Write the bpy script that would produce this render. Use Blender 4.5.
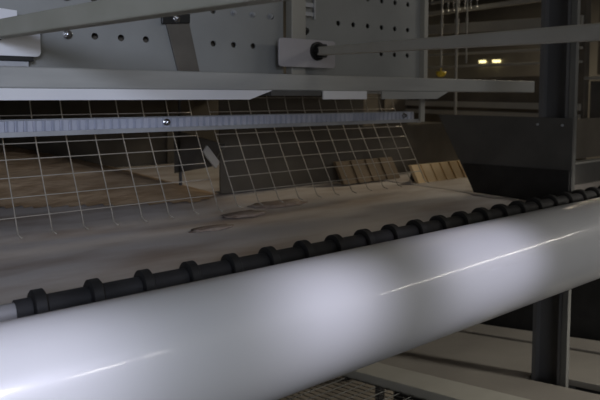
import bpy, bmesh, math, random
from mathutils import Vector, Matrix, noise
random.seed(4)
S = bpy.context.scene
COL = S.collection
for o in list(bpy.data.objects):
    bpy.data.objects.remove(o)

# ------------------------------------------------------------------ camera, light, exposure
cd = bpy.data.cameras.new('camera'); cam = bpy.data.objects.new('camera', cd); COL.objects.link(cam)
cd.sensor_fit = 'HORIZONTAL'; cd.sensor_width = 36.0; cd.lens = 36.0
cd.shift_y = -0.1017; cd.clip_start = 0.02
cam.location = (0, 0, 1.5)
cam.rotation_euler = (math.radians(90 - 4.0), 0, math.radians(52.364 - 90))
S.camera = cam
cd.dof.use_dof = True; cd.dof.focus_distance = 1.0; cd.dof.aperture_fstop = 8.0

S.view_settings.view_transform = 'Standard'; S.view_settings.look = 'None'
S.view_settings.gamma = 1; S.view_settings.use_curve_mapping = False
S.view_settings.exposure = 0.0

W = bpy.data.worlds.new('barn_air'); S.world = W; W.use_nodes = True
W.node_tree.nodes['Background'].inputs[0].default_value = (0.72, 0.70, 0.66, 1)
W.node_tree.nodes['Background'].inputs[1].default_value = 0.05

def lamp(name, kind, loc, target, energy, color, size=0.2, size_y=None, spot=None, blend=0.6):
    l = bpy.data.lights.new(name, kind); o = bpy.data.objects.new(name, l); COL.objects.link(o)
    l.energy = energy; l.color = color
    if kind == 'AREA':
        l.size = size
        if size_y: l.shape = 'RECTANGLE'; l.size_y = size_y
    else:
        l.shadow_soft_size = size
    if kind == 'SPOT': l.spot_size = math.radians(spot); l.spot_blend = blend
    o.location = loc
    o.rotation_euler = (Vector(target) - Vector(loc)).to_track_quat('-Z', 'Y').to_euler()
    return o
COOL = (0.78, 0.84, 1.0); NEUT = (1.0, 0.95, 0.86); WARM = (1.0, 0.85, 0.62)
LAV = (0.80, 0.80, 1.0)
for nm, tx, en, an in (('tube_patch_near', 0.06, 92, 11.2), ('tube_patch_middle', 0.470, 92, 6.4), ('tube_patch_far', 0.80, 84, 9.2)):  # added spots that shape the bright and dark bands on the tube
    lamp(nm, 'SPOT', (tx + 0.30, -0.86, 2.60), (tx, 0.57, 1.22), en, LAV, 0.06, spot=an, blend=0.9)
lamp('panel_fill_spot', 'SPOT', (-0.55, -1.20, 1.95), (0.12, 1.2, 1.52), 85, (0.68, 0.77, 1.0), 0.22, spot=30, blend=0.5)  # added spot, brightens the left panel and falls off to the right
lamp('tube_lamp_near', 'AREA', (0.82, -0.86, 2.42), (0.82, 0.55, 1.25), 1.6, NEUT, 0.36, 0.03)
lamp('tube_lamp_far', 'AREA', (3.2, -0.86, 2.48), (2.2, 0.55, 1.25), 5, NEUT, 1.5, 0.03)
lamp('ceiling_light_far', 'AREA', (4.2, 1.6, 2.9), (3.2, 1.8, 1.2), 40, WARM, 0.5)
lamp('ceiling_light_back', 'AREA', (6.5, 3.6, 3.1), (6.5, 3.6, 0), 50, WARM, 0.8)
lamp('tier_fill_spot', 'SPOT', (1.68, -1.5, 1.85), (1.58, 0.95, 0.72), 170, NEUT, 0.12, spot=26, blend=0.6)  # added fill that brightens the lower boards, source unseen
lamp('front_fill', 'AREA', (-0.9, -2.85, 1.75), (0.1, 1.2, 1.45), 31, (0.9, 0.93, 1.0), 2.2, 1.1)  # added soft fill from the front, no window is built

# ------------------------------------------------------------------ materials
MATS = {}
def mat(name, base, rough=0.5, metal=0.0, var=None, scale=8.0, stretch=(1, 1, 1), bump=0.0, bscale=60.0, coat=0.0,
        lo=0.35, hi=0.65, detail=4.0, emit=None):
    m = bpy.data.materials.new(name); m.use_nodes = True
    nt = m.node_tree; b = nt.nodes['Principled BSDF']
    b.inputs['Base Color'].default_value = (*base, 1)
    b.inputs['Roughness'].default_value = rough; b.inputs['Metallic'].default_value = metal
    b.inputs['Coat Weight'].default_value = coat; b.inputs['Coat Roughness'].default_value = 0.08
    tc = nt.nodes.new('ShaderNodeTexCoord')
    mp = nt.nodes.new('ShaderNodeMapping'); mp.inputs['Scale'].default_value = stretch
    nt.links.new(tc.outputs['Object'], mp.inputs['Vector'])
    if var:
        n = nt.nodes.new('ShaderNodeTexNoise'); n.inputs['Scale'].default_value = scale; n.inputs['Detail'].default_value = detail
        r = nt.nodes.new('ShaderNodeValToRGB')
        r.color_ramp.elements[0].position = lo; r.color_ramp.elements[1].position = hi
        r.color_ramp.elements[0].color = (*base, 1); r.color_ramp.elements[1].color = (*var, 1)
        nt.links.new(mp.outputs[0], n.inputs['Vector']); nt.links.new(n.outputs[0], r.inputs[0])
        nt.links.new(r.outputs[0], b.inputs['Base Color'])
    if bump:
        n2 = nt.nodes.new('ShaderNodeTexNoise'); n2.inputs['Scale'].default_value = bscale; n2.inputs['Detail'].default_value = 5
        bp = nt.nodes.new('ShaderNodeBump'); bp.inputs['Strength'].default_value = bump; bp.inputs['Distance'].default_value = 0.004
        nt.links.new(mp.outputs[0], n2.inputs['Vector']); nt.links.new(n2.outputs[0], bp.inputs['Height'])
        nt.links.new(bp.outputs[0], b.inputs['Normal'])
    if emit:
        b.inputs['Emission Color'].default_value = (*emit[0], 1); b.inputs['Emission Strength'].default_value = emit[1]
    MATS[name] = m
    return m
GALV = mat('galvanized_steel', (0.34, 0.35, 0.37), 0.5, 0.35, (0.42, 0.43, 0.45), 14, bump=0.1)
PANEL = mat('perforated_steel', (0.255, 0.26, 0.25), 0.55, 0.2, (0.31, 0.315, 0.305), 5, bump=0.06)
BEAM = mat('beam_steel', (0.37, 0.37, 0.355), 0.5, 0.2, (0.43, 0.43, 0.41), 5, (1, 6, 6), bump=0.05)
DARKST = mat('dull_steel', (0.075, 0.072, 0.068), 0.65, 0.1, (0.10, 0.096, 0.09), 9, bump=0.1)
POSTM = mat('post_steel', (0.12, 0.12, 0.125), 0.55, 0.2, (0.15, 0.15, 0.152), 10, (1, 1, 0.3))
BROWN_SHADE = mat('brown_steel_and_shade', (0.095, 0.085, 0.07), 0.6, 0.1, (0.13, 0.115, 0.095), 12)  # brown of posts and partition, also the shade of the panel's shadow strip
WPLATE = mat('white_plate', (0.76, 0.76, 0.79), 0.5, 0.0, (0.80, 0.80, 0.82), 6)
GPLATE = mat('grey_plate', (0.40, 0.38, 0.40), 0.5, 0.1, (0.45, 0.43, 0.44), 8)
BARM = mat('bar_steel', (0.56, 0.54, 0.47), 0.6, 0.0, (0.62, 0.60, 0.53), 8)
PVC = mat('white_plastic', (0.74, 0.74, 0.75), 0.38, 0.0, (0.79, 0.79, 0.79), 3, coat=0.5)
RUBBER = mat('dark_rubber', (0.012, 0.0117, 0.012), 0.6, 0.0, (0.02, 0.0195, 0.02), 20, bump=0.2)
SLEEVE = mat('sleeve_rubber', (0.015, 0.0145, 0.0155), 0.7, 0.0, (0.03, 0.029, 0.03), 18, bump=0.2)
CORE = mat('grey_core', (0.32, 0.31, 0.31), 0.5)
WIRE = mat('wire_steel', (0.33, 0.30, 0.25), 0.5, 0.2, (0.42, 0.38, 0.32), 10)
BELT = mat('belt_plastic', (0.70, 0.65, 0.62), 0.65, 0.0, (0.42, 0.33, 0.27), 2.6, (1, 2.6, 1), bump=0.25, bscale=25, lo=0.46, hi=0.72)
CRUST = mat('dry_crust', (0.27, 0.20, 0.16), 0.9, 0.0, (0.38, 0.31, 0.26), 30, bump=0.6)
LITTER = mat('dry_litter', (0.32, 0.21, 0.115), 0.9, 0.0, (0.52, 0.37, 0.23), 9, (1, 3, 8), bump=0.8, bscale=30)
TAN = mat('tan_board', (0.68, 0.48, 0.25), 0.75, 0.0, (0.78, 0.60, 0.36), 10, (1, 1, 0.3), bump=0.2)
STRIPM = mat('ribbed_plastic', (0.45, 0.47, 0.55), 0.45, 0.0, (0.52, 0.53, 0.6), 30)
INNER = mat('added_dark_sheet', (0.085, 0.072, 0.055), 0.8, 0.0, (0.12, 0.103, 0.08), 6)
LOWB = mat('lower_board', (0.37, 0.34, 0.30), 0.75, 0.0, (0.43, 0.40, 0.35), 5, bump=0.15)
BLACK = mat('black_iron_and_shade', (0.02, 0.02, 0.02), 0.4, 0.3)
SHINY = mat('bright_bolt', (0.7, 0.7, 0.72), 0.18, 1.0)
CONC = mat('concrete', (0.11, 0.105, 0.10), 0.85, 0.0, (0.16, 0.15, 0.14), 3, bump=0.3)
WALLM = mat('wall_render', (0.16, 0.15, 0.135), 0.9, 0.0, (0.20, 0.19, 0.17), 2, bump=0.1)
FARM = mat('far_steel', (0.33, 0.32, 0.29), 0.55, 0.2, (0.39, 0.38, 0.34), 6)
STRAPM2 = mat('brown_board', (0.15, 0.105, 0.06), 0.8, 0.0, (0.21, 0.15, 0.09), 10, bump=0.2)
STRIPE = mat('edge_steel', (0.13, 0.13, 0.122), 0.6, 0.2, (0.16, 0.16, 0.15), 8)
OLIVE = mat('olive_steel', (0.36, 0.35, 0.28), 0.6, 0.0, (0.42, 0.41, 0.34), 8)
YELL = mat('yellow_plastic', (0.75, 0.55, 0.05), 0.45)
GLOW = mat('lamp_glow', (1, 0.9, 0.5), 0.4, emit=((1.0, 0.86, 0.42), 2.2))

# ------------------------------------------------------------------ helpers
def tag(o, label, cat=None, group=None, kind=None):
    if label: o['label'] = label
    if cat: o['category'] = cat
    if group: o['group'] = group
    if kind: o['kind'] = kind
    return o
def empty(name, loc):
    o = bpy.data.objects.new(name, None); COL.objects.link(o); o.location = loc; o.empty_display_size = 0.05
    return o
def build(name, bm, m, parent=None, smooth=False, bevel=0.0, seg=2):
    bmesh.ops.recalc_face_normals(bm, faces=bm.faces)
    # put the mesh origin at its own centre so that every part sits where it is
    vs = [v.co for v in bm.verts]
    c = Vector([(min(v[i] for v in vs) + max(v[i] for v in vs)) / 2 for i in range(3)])
    for v in bm.verts: v.co -= c
    me = bpy.data.meshes.new(name); bm.to_mesh(me); bm.free()
    if smooth:
        for p in me.polygons: p.use_smooth = True
    me.materials.append(m)
    o = bpy.data.objects.new(name, me); COL.objects.link(o)
    if parent:
        w = Vector(); q = parent
        while q: w += q.location; q = q.parent
        o.parent = parent; o.location = c - w
    else:
        o.location = c
    if bevel:
        b = o.modifiers.new('bevel', 'BEVEL'); b.width = bevel; b.segments = seg; b.limit_method = 'ANGLE'
    return o
def add_box(bm, lo, hi):
    vs = [bm.verts.new((x, y, z)) for x in (lo[0], hi[0]) for y in (lo[1], hi[1]) for z in (lo[2], hi[2])]
    for f in ((0, 1, 3, 2), (4, 6, 7, 5), (0, 4, 5, 1), (2, 3, 7, 6), (0, 2, 6, 4), (1, 5, 7, 3)):
        bm.faces.new([vs[i] for i in f])
def frame_of(d):
    d = Vector(d).normalized()
    u = d.cross(Vector((0, 0, 1)))
    if u.length < 1e-4: u = Vector((1, 0, 0))
    u.normalize(); return u, u.cross(d).normalized() * -1
def add_tube(bm, pts, r, n=8, cap=True):
    pts = [Vector(p) for p in pts]; rings = []
    for i, p in enumerate(pts):
        d = (pts[min(i + 1, len(pts) - 1)] - pts[max(i - 1, 0)])
        u, w = frame_of(d)
        rr = r[i] if isinstance(r, (list, tuple)) else r
        rings.append([bm.verts.new(p + u * math.cos(2 * math.pi * k / n) * rr + w * math.sin(2 * math.pi * k / n) * rr) for k in range(n)])
    for a, b in zip(rings, rings[1:]):
        for k in range(n): bm.faces.new((a[k], a[(k + 1) % n], b[(k + 1) % n], b[k]))
    if cap:
        bm.faces.new(rings[0]); bm.faces.new(rings[-1][::-1])
def add_bar(bm, p, q, w, h):
    p, q = Vector(p), Vector(q); u, v = frame_of(q - p)
    A = [bm.verts.new(c + u * sx * w / 2 + v * sz * h / 2) for c in (p, q) for sx, sz in ((-1, -1), (1, -1), (1, 1), (-1, 1))]
    bm.faces.new(A[:4]); bm.faces.new(A[4:][::-1])
    for k in range(4): bm.faces.new((A[k], A[(k + 1) % 4], A[4 + (k + 1) % 4], A[4 + k]))
def add_ext(bm, poly, lo, hi, axis):
    """extrude a 2D polygon along an axis (0: poly in YZ, 1: poly in XZ, 2: poly in XY)"""
    def P(a, t):
        a = list(a); a.insert(axis, t); return a
    A = [bm.verts.new(P(p, lo)) for p in poly]; B = [bm.verts.new(P(p, hi)) for p in poly]
    bm.faces.new(A); bm.faces.new(B[::-1]); n = len(poly)
    for k in range(n): bm.faces.new((A[k], A[(k + 1) % n], B[(k + 1) % n], B[k]))
def box(name, lo, hi, m, parent=None, bevel=0.0):
    bm = bmesh.new(); add_box(bm, lo, hi); return build(name, bm, m, parent, bevel=bevel)
def tube(name, pts, r, m, parent=None, n=16):
    bm = bmesh.new(); add_tube(bm, pts, r, n); o = build(name, bm, m, parent, smooth=True)
    e = o.modifiers.new('edge', 'EDGE_SPLIT'); e.split_angle = math.radians(50); return o
def bar(name, p, q, w, h, m, parent=None, bevel=0.0):
    bm = bmesh.new(); add_bar(bm, p, q, w, h); return build(name, bm, m, parent, bevel=bevel)
def ext(name, poly, lo, hi, axis, m, parent=None, bevel=0.0):
    bm = bmesh.new(); add_ext(bm, poly, lo, hi, axis); return build(name, bm, m, parent, bevel=bevel)
def hexbolt(name, c, axis, r, h, m, parent=None):
    """bolt head: hexagon with a washer collar"""
    c = Vector(c); a = Vector(axis); bm = bmesh.new()
    add_tube(bm, [c, c + a * h * 0.3], r * 1.35, 16); add_tube(bm, [c + a * h * 0.25, c + a * h], r, 6)
    add_tube(bm, [c + a * h, c + a * h * 1.35], r * 0.5, 10)
    return build(name, bm, m, parent, bevel=r * 0.1)
def struct(name, lo, hi, m):
    return tag(box(name, lo, hi, m), None, kind='structure')

# ------------------------------------------------------------------ setting
struct('floor', (-3, -3, -0.1), (9, 7, 0), CONC)
struct('ceiling', (-3, -3, 3.2), (9, 7, 3.3), WALLM)
struct('wall_back', (-3, 7, 0), (9, 7.1, 3.2), WALLM)
struct('wall_right', (9, -3, 0), (9.1, 7, 3.2), WALLM)
struct('wall_left', (-3.1, -3, 0), (-3, 7, 3.2), WALLM)
struct('wall_front', (-3, -3.1, 0), (9, -3, 3.2), WALLM)

# ------------------------------------------------------------------ upright post with its plate
def upright(x0, name, label, group=None):
    """channel upright, open towards the left: web, side walls, turned lips"""
    t = empty(name, (x0 + 0.02, 0.83, 0)); tag(t, label, 'post', group)
    poly = [(x0, 0.790), (x0 + 0.036, 0.790), (x0 + 0.036, 0.8726), (x0, 0.8726), (x0, 0.862), (x0 + 0.003, 0.862),
            (x0 + 0.003, 0.8696), (x0 + 0.033, 0.8696), (x0 + 0.033, 0.793), (x0 + 0.003, 0.793), (x0 + 0.003, 0.800), (x0, 0.800)]
    ext('channel', poly, 0, 3.2, 2, POSTM, t)
    box('edge_strip', (x0 - 0.002, 0.774, 0), (x0 + 0.012, 0.7899, 3.2), STRIPE, t, 0.001)
    box('foot_plate', (x0, 0.70, 0), (x0 + 0.07, 0.7735, 0.008), POSTM, t)
    return t
up = upright(1.47, 'upright_post', 'dark grey steel channel upright right of the white tube, passing behind it')

t = empty('end_plate', (1.466, 1.0, 1.222)); tag(t, 'dark grey sheet plate bolted across the upright, closing the belt end', 'plate')
ext('sheet', [(0.772, 1.226), (1.065, 1.226), (1.20, 1.447), (0.772, 1.447)], 1.460, 1.468, 0, DARKST, t, 0.001)
ext('lower_flap', [(0.776, 1.224), (1.06, 1.224), (1.10, 1.305), (0.776, 1.315)], 1.454, 1.4599, 0, RUBBER, t)
for y in (0.80, 0.868): hexbolt('bolt', (1.460, y, 1.428), (-1, 0, 0), 0.0028, 0.005, GALV, t)

# ------------------------------------------------------------------ big white tube
t = empty('roller_tube', (1.0, 0.612, 1.2036)); tag(t, 'big glossy white plastic tube running across the foreground', 'tube')
def pipe(name, x0, x1, y, z, r, wall, m, parent, n=64, segs=24):
    bm = bmesh.new(); rings = []
    xs = [x0 + (x1 - x0) * i / segs for i in range(segs + 1)]
    prof = [(x, r) for x in xs] + [(x, r - wall) for x in xs[::-1]]
    for x, rr in prof:
        rings.append([bm.verts.new((x, y + rr * math.cos(2 * math.pi * k / n), z + rr * math.sin(2 * math.pi * k / n))) for k in range(n)])
    for a, b in zip(rings, rings[1:] + rings[:1]):
        for k in range(n): bm.faces.new((a[k], a[(k + 1) % n], b[(k + 1) % n], b[k]))
    o = build(name, bm, m, parent, smooth=True)
    e = o.modifiers.new('edge', 'EDGE_SPLIT'); e.split_angle = math.radians(50); return o
pipe('tube_wall', -0.7, 2.9, 0.612, 1.2036, 0.0794, 0.005, PVC, t)
for x in (1.4875, 2.6):
    ext('saddle', [(0.612 + 0.0794 * math.cos(a), 1.2036 + 0.0794 * math.sin(a)) for a in [math.radians(d) for d in (-50, -35, -20, -5, 10)]]
        + [(0.7735, 1.19), (0.7735, 1.12)], x - 0.015, x + 0.015, 0, DARKST, t)

# ------------------------------------------------------------------ ringed rod behind the tube
RY, RZ = 0.75, 1.2467
t = empty('ringed_rod', (0.9, RY, RZ)); tag(t, 'thin dark rod with black rings, lying along the back of the white tube', 'rod')
tube('core_pipe', [(-0.6, RY, RZ), (0.20, RY, RZ)], 0.0125, CORE, t, 20)['label'] = 'pale grey bare pipe end'
tube('sleeve', [(0.155, RY, RZ), (2.7, RY, RZ)], 0.0152, SLEEVE, t, 24)
def ring_bm(x):
    bm = bmesh.new(); n = 28
    prof = [(-0.008, 0.0150), (-0.008, 0.0205), (-0.006, 0.0232), (0.006, 0.0232), (0.008, 0.0205), (0.008, 0.0150)]
    rs = [[bm.verts.new((x + dx, RY + r * math.cos(2 * math.pi * k / n), RZ + r * math.sin(2 * math.pi * k / n))) for k in range(n)] for dx, r in prof]
    for a, b in zip(rs, rs[1:] + rs[:1]):
        for k in range(n): bm.faces.new((a[k], a[(k + 1) % n], b[(k + 1) % n], b[k]))
    return bm
r0 = None
for i in range(37):
    x = 0.181 + 0.06735 * i
    if x > 2.65: break
    if r0 is None:
        r0 = build('ring', ring_bm(x), RUBBER, t, smooth=True); e = r0.modifiers.new('edge', 'EDGE_SPLIT'); e.split_angle = math.radians(40)
    else:
        o = r0.copy(); COL.objects.link(o); o.location = (x - t.location.x, 0, 0)
# the rod carriers sit out of sight, at the upright
for x in (1.4875, 2.6):
    box('rod_carrier', (x - 0.004, 0.7495, 1.2355), (x + 0.004, 0.7735, 1.2420), DARKST, t)

# ------------------------------------------------------------------ belt deck
t = empty('belt_deck', (0.6, 1.6, 1.2)); tag(t, 'flat grey conveyor belt, dusty and stained, behind the white tube', 'belt')
bm = bmesh.new(); nx, ny = 90, 60; X0, X1, Y0, Y1 = -0.9, 1.4525, 0.775, 2.33
grid = []
for j in range(ny + 1):
    row = []
    for i in range(nx + 1):
        x = X0 + (X1 - X0) * i / nx; y = Y0 + (Y1 - Y0) * j / ny
        z = 1.219 + 0.003 * noise.noise(Vector((x * 5, y * 9, 1)))
        row.append(bm.verts.new((x, y, z)))
    grid.append(row)
for j in range(ny):
    for i in range(nx): bm.faces.new((grid[j][i], grid[j][i + 1], grid[j + 1][i + 1], grid[j + 1][i]))
o = build('belt_surface', bm, BELT, t, smooth=True)
sm = o.modifiers.new('thick', 'SOLIDIFY'); sm.thickness = 0.006; sm.offset = -1
for y in (1.2, 1.75, 2.3):
    box('support_rail', (-0.9, y - 0.02, 1.165), (1.45, y + 0.02, 1.208), DARKST, t)
for x in (-0.6, 0.50):
    for y in (1.2, 2.3): box('leg', (x - 0.02, y - 0.02, 0), (x + 0.02, y + 0.02, 1.165), DARKST, t)

t = empty('neighbour_deck', (2.0, 1.6, 1.2)); tag(t, 'dusty belt of the next section, beyond the dark end plate', 'belt')
box('belt_surface', (1.4535, 0.884, 1.213), (2.57, 2.33, 1.2215), BELT, t, 0.002)
for y in (1.2, 2.3):
    box('support_rail', (1.60, y - 0.02, 1.165), (2.57, y + 0.02, 1.2125), DARKST, t)
    box('leg', (2.10, y - 0.02, 0), (2.14, y + 0.02, 1.165), DARKST, t)

def crumb(c, sx, sy, sz, seed, label, rz=0.0):
    bm = bmesh.new(); bmesh.ops.create_icosphere(bm, subdivisions=3, radius=1)
    for v in bm.verts:
        d = 1 + 0.45 * noise.noise(v.co * 2.2 + Vector((seed, 0, 0)))
        v.co = Vector((v.co.x * sx * d, v.co.y * sy * d, max(v.co.z, -0.25) * sz * d))
        v.co = Matrix.Rotation(rz, 3, 'Z') @ v.co + Vector(c)
    return tag(build('dirt_cake', bm, CRUST, None, smooth=True), label, 'dirt')
crumb((0.76, 1.20, 1.2215), 0.055, 0.030, 0.006, 1, 'brown flat dirt cake on the belt just in front of the bright lower mesh corner')
crumb((0.90, 1.26, 1.2215), 0.080, 0.035, 0.007, 2, 'dark dirt cake on the belt below the middle of the wire mesh')
crumb((0.62, 1.11, 1.2215), 0.050, 0.020, 0.005, 3, 'thin brown dirt streak on the belt, nearest the ringed rod')

# ------------------------------------------------------------------ wire mesh curtains
PROF = [(1.338, 1.512), (1.336, 1.495), (1.330, 1.475), (1.316, 1.446), (1.300, 1.418), (1.282, 1.388), (1.262, 1.354), (1.240, 1.318), (1.218, 1.283), (1.205, 1.262), (1.198, 1.249)]
def prof_at(s):
    L = [0]
    for a, b in zip(PROF, PROF[1:]): L.append(L[-1] + math.hypot(b[0] - a[0], b[1] - a[1]))
    s = max(0, min(L[-1], s))
    for k in range(len(PROF) - 1):
        if s <= L[k + 1] + 1e-9:
            f = (s - L[k]) / (L[k + 1] - L[k]); return PROF[k][0] + f * (PROF[k + 1][0] - PROF[k][0]), PROF[k][1] + f * (PROF[k + 1][1] - PROF[k][1])
def mesh_curtain(name, x0, n, label, dy, seed, pitch=0.061):
    t = empty(name, (x0 + n * pitch / 2, 1.25, 1.24)); tag(t, label, 'wire mesh', 'wire mesh curtains behind the ribbed rail')
    bm = bmesh.new()
    def P(x, s):
        y, z = prof_at(s); w = 0.006 * noise.noise(Vector((x * 3, s * 4, seed)))
        return (x + 0.25 * w, y + dy + w, z)
    for i in range(n + 1):
        x = x0 + i * pitch
        pts = [P(x, s) for s in [k * 0.308 / 14 for k in range(15)]]
        end = pts[-1]
        pts += [(end[0], end[1] - 0.006, end[2] - 0.006), (end[0] + 0.004, end[1] - 0.018, end[2] - 0.010)]
        add_tube(bm, pts, 0.0013, 6)
    for s in (0.014, 0.052, 0.084, 0.115, 0.150, 0.189, 0.231, 0.272):
        add_tube(bm, [P(x0 + i * pitch / 2, s) for i in range(-0, 2 * n + 1)], 0.0012, 6)
    build('wire_grid', bm, WIRE, t, smooth=True)
    box('top_hem', (x0 - 0.004, 1.335 + dy, 1.510), (x0 + n * pitch + 0.004, 1.341 + dy, 1.53), GALV, t)
    return t
mesh_curtain('mesh_curtain', -0.3525, 17, 'bright welded wire mesh curtain at left, ending above the brown heap', 0.0, 1)
mesh_curtain('mesh_curtain', 0.742, 11, 'dim welded wire mesh curtain at right, reaching the dark end plate', 0.012, 5)

# ------------------------------------------------------------------ long beam and lip
t = empty('front_beam', (0.6, 1.14, 1.49)); tag(t, 'long pale grey steel beam across the picture under the perforated panels', 'beam')
ext('box_section', [(1.12, 1.515), (1.175, 1.515), (1.175, 1.553), (1.12, 1.553)], -0.9, 1.86, 0, BEAM, t, 0.003)
def lip(x0, x1, tip=0.0, m=WPLATE):  # white material puts reflected light into the lip's colour
    bm = bmesh.new()
    poly = [(1.114, 1.4945), (1.118, 1.4945), (1.118, 1.5135), (1.160, 1.5135), (1.160, 1.5149), (1.114, 1.5149)]
    add_ext(bm, poly, x0, x1, 0)
    if tip:
        for v in bm.verts:
            if v.co.x > x1 - 1e-6 and v.co.z < 1.51: v.co.x -= tip
    return build('lower_lip', bm, m, t)
lip(-0.9, 0.78, 0.06); box('rail_hanger', (1.375, 1.195, 1.4265), (1.393, 1.203, 1.5149), FARM, t); box('hanger_tab', (1.375, 1.155, 1.511), (1.393, 1.203, 1.5148), FARM, t)
lip(0.93, 1.075); lip(1.13, 1.40, 0.05, BEAM)
box('lip_shade', (0.781, 1.120, 1.503), (0.929, 1.160, 1.5149), DARKST, t)  # dark box in place of a shadow across the lip

# ------------------------------------------------------------------ ribbed rail behind the beam
t = empty('ribbed_rail', (0.55, 1.25, 1.424)); tag(t, 'long bluish rail with a ribbed strip in front of the wire mesh', 'rail')
ext('rail_profile', [(1.236, 1.4235), (1.272, 1.4235), (1.272, 1.456), (1.268, 1.456), (1.268, 1.429), (1.240, 1.429), (1.240, 1.433), (1.236, 1.433)], -0.9, 1.425, 0, GALV, t)
bm = bmesh.new(); x = -0.9
while x < 1.40:
    add_ext(bm, [(x, 1.258), (x + 0.0155, 1.258), (x + 0.0125, 1.250), (x + 0.003, 1.250)], 1.4292, 1.4535, 2); x += 0.017
build('ribbed_strip', bm, STRIPM, t)
box('strip_back', (-0.9, 1.2581, 1.4292), (1.405, 1.2679, 1.4535), STRIPM, t)
hexbolt('bolt', (0.585, 1.2499, 1.444), (0, -1, 0), 0.006, 0.010, SHINY, t)
hexbolt('bolt', (1.36, 1.2499, 1.444), (0, -1, 0), 0.006, 0.010, SHINY, t)
tube('end_pin', [(1.425, 1.254, 1.426), (1.44, 1.254, 1.426)], 0.006, GALV, t, 12)

# ------------------------------------------------------------------ perforated panels
PIT = 0.0533
def perforated(name, x0, x1, label, skip):
    t = empty(name, ((x0 + x1) / 2, 1.2, 1.53)); tag(t, label, 'panel', 'perforated panels above the beam')
    ZS = [1.620, 1.693, 1.766, 1.839, 1.912]; hz = 0.0365; r = 0.0068
    cols = [0.3575 + PIT * k for k in range(-25, 22)]
    cols = [c for c in cols if x0 + 0.006 + r < c < x1 - 0.006 - r]
    bm = bmesh.new(); cache = {}
    def V(x, z):
        k = (round(x, 5), round(z, 5))
        if k not in cache: cache[k] = bm.verts.new((x, 1.2, z))
        return cache[k]
    edges = [x0] + [(a + b) / 2 for a, b in zip(cols, cols[1:])] + [x1]
    for z in ZS:
        for c, a, b in zip(cols, edges, edges[1:]):
            lo, hi = z - hz, z + hz
            if skip(c, z):
                bm.faces.new((V(a, lo), V(b, lo), V(b, hi), V(a, hi))); continue
            N = 16
            circ = [V(c + r * math.cos(2 * math.pi * k / N), z + r * math.sin(2 * math.pi * k / N)) for k in range(N)]
            outer = []
            for k in range(N):
                an = 2 * math.pi * k / N; dx, dz = math.cos(an), math.sin(an)
                sx = (b - c) / dx if dx > 1e-6 else ((a - c) / dx if dx < -1e-6 else 1e9)
                sz = hz / abs(dz) if abs(dz) > 1e-6 else 1e9
                s = min(sx, sz); outer.append([c + dx * s, z + dz * s])
            # square the corners
            for k, (xx, zz) in ((2, (b, hi)), (6, (a, hi)), (10, (a, lo)), (14, (b, lo))): outer[k] = [xx, zz]
            ov = [V(*p) for p in outer]
            for k in range(N):
                q = [circ[k], ov[k], ov[(k + 1) % N], circ[(k + 1) % N]]
                if len(set(q)) == 4: bm.faces.new(q)
    for a, b in zip(edges, edges[1:]):
        bm.faces.new((V(a, 1.5535), V(b, 1.5535), V(b, ZS[0] - hz), V(a, ZS[0] - hz)))
    o = build('sheet', bm, PANEL, t)
    sm = o.modifiers.new('thick', 'SOLIDIFY'); sm.thickness = 0.004; sm.offset = 0
    box('shade_backing', (x0 + 0.005, 1.225, 1.5535), (x1 - 0.01, 1.23, 1.948), INNER, t)  # added dark sheet so that the holes read dark
    for xx in (x0 + 0.005, x1 - 0.016): box('shade_backing_spacer', (xx, 1.2021, 1.5535), (xx + 0.006, 1.2249, 1.948), DARKST, t)
    return t
def skip_left(c, z):
    if z < 1.65: return 0.53 < c < 0.67 or c > 0.81
    return 0.47 < c < 0.66
pl = perforated('perforated_panel', -0.72, 0.872, 'blue-grey perforated steel panel at left, above the pale beam', skip_left)
hexbolt('bolt', (0.3575, 1.1978, 1.620), (0, -1, 0), 0.0068, 0.012, SHINY, pl)
hexbolt('bolt', (0.3575, 1.1978, 1.693), (0, -1, 0), 0.0068, 0.012, DARKST, pl)
for x in (0.73, 0.782, 0.833): hexbolt('bolt', (x - 0.0005, 1.1978, 1.693), (0, -1, 0), 0.005, 0.008, GALV, pl)
pr = perforated('perforated_panel', 0.924, 1.376, 'dull green-grey perforated steel panel at right of the small bracket', lambda c, z: (z < 1.65 and c < 1.18) or c < 1.0)
ext('end_flange', [(1.369, 1.1975), (1.369, 1.180), (1.385, 1.180), (1.385, 1.21), (1.3765, 1.21), (1.3765, 1.1975)], 1.5535, 1.948, 2, FARM, pl)

# shadow on the left panel, built as a dark brown strip with a bolt
t = empty('shadow_strip', (0.59, 1.19, 1.5535)); tag(t, 'brown strip with a bolt, in place of the shadow down the left panel', 'shadow strip')
ext('shadow_blade', [(0.588, 1.5535), (0.640, 1.5535), (0.614, 1.668), (0.558, 1.668)], 1.1925, 1.1975, 1, BROWN_SHADE, t, 0.001)
sh = ext('recess_shade', [(0.549, 1.654), (0.614, 1.660), (0.615, 1.690), (0.549, 1.690)], 1.186, 1.1924, 1, BLACK, t, 0.001)  # shade of a recess put in as a black plate
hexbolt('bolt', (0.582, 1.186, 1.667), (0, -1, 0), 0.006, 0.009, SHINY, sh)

# slim strut between the panels
t = empty('slotted_strut', (0.90, 1.19, 1.5535)); tag(t, 'slim vertical strut with hook slots rising behind the small bracket', 'strut')
box('strut_face', (0.877, 1.170, 1.5535), (0.921, 1.195, 1.95), FARM, t, 0.002)
bm = bmesh.new()
for z in (1.70, 1.722, 1.744, 1.766, 1.788):
    add_box(bm, (0.922, 1.176, z), (0.952, 1.181, z + 0.010))
add_box(bm, (0.9215, 1.181, 1.694), (0.926, 1.186, 1.80)); add_box(bm, (0.950, 1.174, 1.694), (0.955, 1.181, 1.80))
build('hook_ladder', bm, GALV, t)
hexbolt('bolt', (0.937, 1.1975, 1.665), (0, -1, 0), 0.008, 0.012, BLACK, t)

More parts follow.
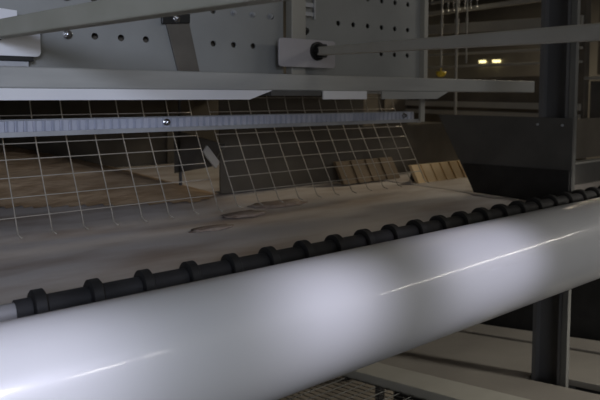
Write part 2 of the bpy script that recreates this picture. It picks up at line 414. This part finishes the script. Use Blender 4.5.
# ------------------------------------------------------------------ bracket plates and the bars fixed to them
def bracket(x0, x1, z0, z1, y, m, label):
    t = empty('bracket_plate', ((x0 + x1) / 2, y, z0)); tag(t, label, 'bracket', 'bracket plates on the perforated panels')
    r = 0.008; pts = []
    for cx, cz, a0 in ((x1 - r, z1 - r, 0), (x0 + r, z1 - r, 90), (x0 + r, z0 + r, 180), (x1 - r, z0 + r, 270)):
        for k in range(5):
            a = math.radians(a0 + 22.5 * k); pts.append((cx + r * math.cos(a), cz + r * math.sin(a)))
    if x0 < 0.5: pts = [p if p[1] < 1.6 else (p[0] - (0.03 if p[0] > 0.2 and p[1] > 1.637 else 0), p[1]) for p in pts[:5]] + [(0.262, 1.654), (0.10, 1.666)] + pts[10:]
    ext('plate', pts, y, y + 0.005, 1, m, t, 0.001)
    box('standoff', (x0 + 0.02, y + 0.0051, z0 + 0.02), (x1 - 0.02, 1.1695 if x0 > 0.5 else 1.1975, z1 - 0.02), DARKST, t)
    return t
bracket(0.828, 1.003, 1.572, 1.640, 1.155, GPLATE, 'grey bracket plate with a black nut, at the middle of the panels')
bl = bracket(0.10, 0.300, 1.573, 1.640, 1.165, WPLATE, 'white bracket plate with round corners, at the left picture edge')
t = empty('support_block', (0.2, 1.175, 1.5535)); tag(t, 'small dark steel block under the white bracket plate', 'block')
box('block_body', (0.10, 1.17, 1.5535), (0.280, 1.1975, 1.5645), GALV, t, 0.001)
box('block_cap', (0.10, 1.166, 1.5645), (0.288, 1.1975, 1.5728), BLACK, t, 0.001)

P0 = Vector((0.947, 1.155, 1.6125)); P1 = Vector((0.7291, 0.356, 1.5778)); d = (P1 - P0)
t = empty('tie_bar', P0); tag(t, 'pale square bar reaching from the black nut rightwards past the upright', 'bar', 'square tie bars in front of the panels')
bar('square_bar', P0 + d * 0.012, P0 + d * 1.5, 0.020, 0.0205, BARM, t, 0.003)
a = Vector((0, -1, 0))
tube('washer', [P0 + Vector((-0.003, -0.0002, 0)), P0 + Vector((-0.003, -0.005, 0))], 0.023, BLACK, t, 24)
bm = bmesh.new(); add_tube(bm, [P0 + a * 0.004, P0 + a * 0.022], 0.019, 6); build('nut', bm, BLACK, t, bevel=0.001)
Q0 = Vector((0.2205, 1.165, 1.6156)); Q1 = Vector((0.297, 0.7683, 1.6128)); d = Q1 - Q0
t = empty('tie_bar', Q0); tag(t, 'olive grey square bar crossing the upper left in front of the left panel', 'bar', 'square tie bars in front of the panels')
bar('square_bar', Q0 + d * 0.012, Q0 + d * 3.2, 0.024, 0.030, OLIVE, t, 0.003)
tube('washer', [Q0 + Vector((0, -0.0002, 0)), Q0 + Vector((0, -0.005, 0))], 0.02, BLACK, t, 24)

# ------------------------------------------------------------------ inside of the cage behind the mesh
t = empty('roof_blocker', (0.6, 1.9, 1.53)); tag(t, 'unseen dark sheet added above the belt to keep the cage inside dark', 'sheet')
box('blocker_sheet', (-0.9, 1.36, 1.535), (1.42, 2.4, 1.545), INNER, t)  # unseen sheet, added to keep light out of the cage
t = empty('cage_back', (0.6, 2.4, 1.22)); tag(t, 'dark brown sheet at the back of the cage behind the mesh', 'sheet')
box('back_sheet', (-0.9, 2.36, 1.20), (2.6, 2.37, 1.5345), INNER, t)
for x in (-0.2, 0.45, 1.1, 1.75, 2.4): box('back_rib', (x, 2.345, 1.2), (x + 0.02, 2.3599, 1.534), INNER, t)

bm = bmesh.new(); nx, ny = 110, 50; X0, X1 = -0.8, 1.30
def heap_z(x, y):
    toe = 1.66 - 0.62 * max(0, x - 0.28) if x < 0.75 else 1.37 + 0.02 * (x - .75)
    k = min(1, max(0, (y - toe) / 0.30)); k = k * k * (3 - 2 * k)
    hgt = 0.135 if x < 0.35 else max(0.0, 0.135 - 0.26 * (x - 0.35))
    s = 0.55 + 0.45 * math.sin(k * 9.0)                               # layers
    e = 0.018 * noise.noise(Vector((x * 6, y * 22, 2))) + 0.010 * noise.noise(Vector((x * 18, y * 30, 5)))
    return hgt * k + (0.010 * s + e) * k * (hgt / 0.135)
rows = []
for j in range(ny + 1):
    rows.append([])
    for i in range(nx + 1):
        x = X0 + (X1 - X0) * i / nx; y = 1.34 + (2.33 - 1.34) * j / ny
        rows[-1].append(bm.verts.new((x, y, 1.2195 + heap_z(x, y))))
bm2 = bm
for j in range(ny):
    for i in range(nx):
        q = (rows[j][i], rows[j][i + 1], rows[j + 1][i + 1], rows[j + 1][i])
        if max(v.co.z for v in q) > 1.2235: bm.faces.new(q)
bmesh.ops.delete(bm, geom=[v for v in bm.verts if not v.link_faces], context='VERTS')
tag(build('litter_heap', bm, LITTER, None, smooth=True), 'low layered heap of dry brown litter lying behind the left wire mesh', 'litter')

def leaning_board(x0, x1, y, h, n, label, m=TAN):
    t = empty('ribbed_board', ((x0 + x1) / 2, y, 1.2225)); tag(t, label, 'board', 'tan ribbed boards on the belt')
    L = 0.62                                                          # lean: depth gained per height
    bm = bmesh.new(); w = (x1 - x0) / n; sk = 0.10
    for k in range(n):
        a = x0 + k * w
        for (u0, u1, dd) in ((0.0, 0.80, 0.0), (0.80, 1.0, 0.007)):
            p = [(a + u0 * w, 0), (a + u1 * w, 0), (a + u1 * w, h), (a + u0 * w, h)]
            A = [bm.verts.new((x, y + dd + z * L, 1.2225 + z)) for x, z in p]
            B = [bm.verts.new((x, y + 0.014 + z * L, 1.2225 + z)) for x, z in p]
            bm.faces.new(A); bm.faces.new(B[::-1])
            for q in range(4): bm.faces.new((A[q], A[(q + 1) % 4], B[(q + 1) % 4], B[q]))
    bmesh.ops.remove_doubles(bm, verts=bm.verts, dist=0.0001)
    build('board_face', bm, m, t)
    for xx in (x0 + 0.02, x1 - 0.03):
        ext('prop', [(y + 0.016, 1.2225), (y + 0.06, 1.2225), (y + 0.016 + h * L * 0.9, 1.2225 + h * 0.9)], xx, xx + 0.01, 0, DARKST, t)
leaning_board(1.475, 1.86, 1.285, 0.054, 8, 'bright tan ribbed board leaning behind the end plate edge')
leaning_board(1.265, 1.53, 1.41, 0.068, 4, 'dim brown ribbed board leaning behind the mesh, left of the bright tan one', STRAPM2)

t = empty('cage_partition', (0.83, 1.5, 1.222)); tag(t, 'brown slanted partition with one pale edge, behind the middle of the mesh', 'partition')
ext('partition_sheet', [(1.44, 1.31), (1.66, 1.27), (1.66, 1.40), (1.36, 1.375)], 0.80, 0.806, 0, BROWN_SHADE, t)
bar('pale_edge', (0.755, 1.385, 1.365), (0.800, 1.40, 1.318), 0.006, 0.022, LOWB, t)
box('stay', (0.80, 1.62, 1.2225), (0.806, 1.63, 1.5345), DARKST, t)

t = empty('divider_sheet', (1.7, 1.49, 1.222)); tag(t, 'dark divider sheet standing on the belt behind the two ribbed boards', 'sheet')
box('sheet_body', (0.86, 1.488, 1.2235), (1.42, 1.494, 1.5345), INNER, t)
box('sheet_body', (1.4205, 1.488, 1.2235), (2.5, 1.494, 1.40), INNER, t)
box('foot_angle', (0.86, 1.4945, 1.2235), (2.5, 1.52, 1.2265), DARKST, t)

# ------------------------------------------------------------------ lower tier
SL = -0.18
def strip(x0, x1, y0, y1, z_at, th, m, name, label, cat, group=None):
    bm = bmesh.new()
    f = lambda y: z_at + SL * (y - 0.83)
    add_ext(bm, [(y0, f(y0) - th), (y1, f(y1) - th), (y1, f(y1)), (y0, f(y0))], x0, x1, 0)
    return tag(build(name, bm, m, None, bevel=0.002), label, cat, group)
g = 'sloping boards of the lower tier'
bm = bmesh.new(); f = lambda y: 0.742 + SL * (y - 0.83)
for (xa, xb, ya, yb) in ((1.338, 1.746, 0.885, 1.95), (1.516, 1.746, 0.40, 0.885), (1.338, 1.458, 0.40, 0.885)):
    add_ext(bm, [(ya, f(ya) - .016), (yb, f(yb) - .016), (yb, f(yb)), (ya, f(ya))], xa, xb, 0)
tag(build('tier_board', bm, LOWB), 'wide pale board of the lower tier, below the white tube around the upright', 'board', g)
strip(1.772, 1.875, 0.40, 1.95, 0.742, 0.016, LOWB, 'tier_board', 'narrow pale board of the lower tier, beyond the dark gap right of the upright', 'board', g)
strip(1.225, 1.326, 0.40, 1.95, 0.748, 0.03, BARM, 'tier_rail', 'flat grey rail at the near edge of the lower boards', 'rail')
t = empty('tier_trestle', (1.5, 1.2, 0)); tag(t, 'dark steel trestle carrying the lower boards', 'trestle')
for y in (0.98, 1.85):
    z = 0.742 + SL * (y - 0.83) - 0.032
    box('cross_bar', (0.3, y - 0.015, z - 0.03), (1.90, y + 0.015, z - 0.0005), DARKST, t)
    for x in (0.4, 1.88): box('leg', (x - 0.015, y - 0.015, 0), (x + 0.015, y + 0.015, z - 0.03), DARKST, t)
t = empty('dark_void_sheet', (1.93, 1.2, 0)); tag(t, 'black sheet in place of the dark void beyond the lower boards, right of the upright under the tube', 'void sheet')
box('void_face', (1.915, 0.30, 0.10), (1.922, 1.80, 1.10), RUBBER, t)  # dark void past the boards, put in as a black sheet
for y in (0.32, 1.76): box('void_post', (1.923, y, 0), (1.945, y + 0.022, 1.12), DARKST, t)

# wire floor left of the rail
t = empty('wire_floor', (1.0, 1.2, 0.66)); tag(t, 'small patch of wire mesh floor under the white tube, left of the grey rail', 'wire mesh')
bm = bmesh.new()
f = lambda y: 0.722 + SL * (y - 0.83)
for i in range(13):
    x = 0.957 + 0.022 * i; add_tube(bm, [(x, 0.62, f(0.62)), (x, 1.75, f(1.75))], 0.0013, 5)
for j in range(26):
    y = 0.63 + 0.0445 * j; add_tube(bm, [(0.957, y, f(y) + 0.002), (1.222, y, f(y) + 0.002)], 0.0013, 5)
build('wire_grid', bm, STRIPE, t, smooth=True)
box('edge_rod', (0.948, 0.62, f(0.62) - 0.012), (0.956, 0.63, f(0.62)), DARKST, t)

# ------------------------------------------------------------------ next section right of the upright
t = empty('neighbour_shelf', (2.2, 1.0, 1.2)); tag(t, 'grey ledge with dark sheets right of the upright, above the far rod end', 'shelf')
box('upper_sheet', (1.52, 0.985, 1.30), (2.9, 0.992, 1.43), INNER, t)
box('ledge', (1.512, 0.955, 1.288), (2.9, 0.984, 1.2945), FARM, t, 0.001)
box('lower_sheet', (1.62, 0.96, 1.2225), (2.9, 0.966, 1.287), DARKST, t)
box('slot_bar', (1.53, 0.956, 1.255), (1.61, 0.964, 1.2615), BLACK, t)
box('shelf_end', (1.512, 0.967, 1.2225), (1.522, 0.984, 1.2875), DARKST, t)

# ------------------------------------------------------------------ far rack seen past the panels
def rail_x(name, label, x, y0, y1, z0, z1, th, h, m=FARM, cat='rail'):
    t = bar(name, (x, y0, z0), (x, y1, z1), th, h, m, None, 0.003)
    return tag(t, label, cat, 'cross rails of the far rack')
# two slim uprights of the far rack carry the cross rails
t = empty('far_rack_post', (2.62, 1.40, 0)); tag(t, 'brown post of the far rack just right of the upright', 'post')
box('post_body', (2.60, 1.33, 0), (2.64, 1.36, 3.2), BROWN_SHADE, t, 0.002)
box('foot_plate', (2.58, 1.31, 0), (2.66, 1.38, 0.006), DARKST, t)
t = empty('far_rack_post', (2.62, 2.6, 0)); tag(t, 'dark post of the far rack hidden behind the right perforated panel', 'post')
box('post_body', (2.60, 2.60, 0), (2.64, 2.64, 3.2), BROWN_SHADE, t, 0.002)
box('foot_plate', (2.58, 2.58, 0), (2.66, 2.66, 0.006), DARKST, t)
rails = [(1.955, 1.948, 0.022, 'uppermost pale cross rail of the far rack'), (1.885, 1.83, 0.05, 'broad dull cross rail of the far rack, below the uppermost one'),
         (1.735, 1.715, 0.012, 'thin cross rail of the far rack, just under the tie bar'), (1.665, 1.655, 0.012, 'thin cross rail of the far rack, beside the yellow cup'),
         (1.47, 1.455, 0.030, 'dull cross rail of the far rack below the front beam'), (1.425, 1.412, 0.022, 'lowest cross rail of the far rack, above the end plate')]
for z0, z1, h, lab in rails:
    tag(bar('cross_rail', (2.59, 2.63, z0), (2.59, 1.34, z1), 0.018, h, FARM, None, 0.002), lab, 'rail', 'cross rails of the far rack')
box_s = tag(box('dark_sheet', (2.645, 1.34, 1.36), (2.652, 2.62, 1.60), INNER), 'dark sheet behind the lower cross rails of the far rack', 'sheet')
box_s2 = tag(box('dark_sheet', (2.645, 0.6, 1.40), (2.652, 1.325, 1.57), DARKST), 'grey sheet low at the right picture edge, under its thin rail', 'sheet')
tag(bar('thin_rail', (2.60, 1.329, 1.582), (2.60, 0.6, 1.577), 0.02, 0.014, FARM, None, 0.002), 'thin pale rail at the right picture edge, just below the tie bar', 'rail')
box_s3 = tag(box('side_panel', (2.70, 0.6, 1.60), (2.71, 1.325, 2.4), INNER), 'dark panel at the upper right corner beyond the upright', 'panel')

# drinker line: thin drop pipes with small nipples, a yellow cup
def drop_pipe(y, r, z0, label):
    t = empty('drop_pipe', (2.45, y, z0)); tag(t, label, 'pipe', 'drop pipes of the drinker line')
    tube('pipe_body', [(2.45, y, z0), (2.45, y, 3.19)], r, FARM, t, 12)
    tube('pipe_joint', [(2.45, y, 1.86), (2.45, y, 1.885)], r * 1.7, FARM, t, 12)
    tube('nipple', [(2.45, y, z0 - 0.014), (2.45, y, z0)], r * 0.5, GALV, t, 10)
drop_pipe(1.905, 0.007, 1.40, 'longest thin drop pipe, hanging in the middle of the far gap')
drop_pipe(1.999, 0.005, 1.66, 'thin drop pipe ending above the yellow cup')
drop_pipe(1.845, 0.004, 1.68, 'thinnest drop pipe, right of the longest one')
t = empty('hook_row', (2.50, 1.98, 1.93)); tag(t, 'row of small pale hooks at the top of the far gap', 'hooks')
box('hook_bar', (2.502, 1.80, 1.985), (2.512, 2.12, 2.0), FARM, t)
for k in range(7):
    y = 1.83 + 0.035 * k; tube('hook', [(2.506, y, 1.985), (2.506, y, 1.945), (2.50, y - 0.006, 1.935)], 0.004, GALV, t, 8)
for y in (1.81, 2.11): tube('hanger', [(2.507, y, 2.0), (2.507, y, 3.19)], 0.003, FARM, t, 8)
t = empty('drinker_cup', (2.45, 1.999, 1.62)); tag(t, 'small yellow drinker cup hanging in the far gap', 'cup')
bm = bmesh.new(); n = 20
prof = [(0.004, 1.600), (0.016, 1.604), (0.024, 1.616), (0.026, 1.630), (0.022, 1.630), (0.019, 1.616), (0.004, 1.610)]
rs = [[bm.verts.new((2.45 + r * math.cos(2 * math.pi * k / n), 1.999 + r * math.sin(2 * math.pi * k / n), z)) for k in range(n)] for r, z in prof]
for a_, b_ in zip(rs, rs[1:] + rs[:1]):
    for k in range(n): bm.faces.new((a_[k], a_[(k + 1) % n], b_[(k + 1) % n], b_[k]))
build('bowl', bm, YELL, t, smooth=True)
tube('stem', [(2.45, 1.999, 1.608), (2.45, 1.999, 1.648)], 0.0035, YELL, t, 10)
# two small lit lamps on the far wall
def wall_lamp(y, z, w, label):
    t = empty('wall_lamp', (8.99, y, z)); tag(t, label, 'lamp', 'small lit lamps on the far wall')
    box('housing', (8.93, y - w / 2 - 0.02, z + 0.026), (8.999, y + w / 2 + 0.02, z + 0.05), FARM, t)
    box('tube_glow', (8.935, y - w / 2, z - 0.012), (8.995, y + w / 2, z + 0.0255), GLOW, t)
wall_lamp(6.406, 2.11, 0.10, 'left one of the two small glowing lamps far away in the gap')
wall_lamp(6.1245, 2.105, 0.12, 'right one of the two small glowing lamps far away in the gap')
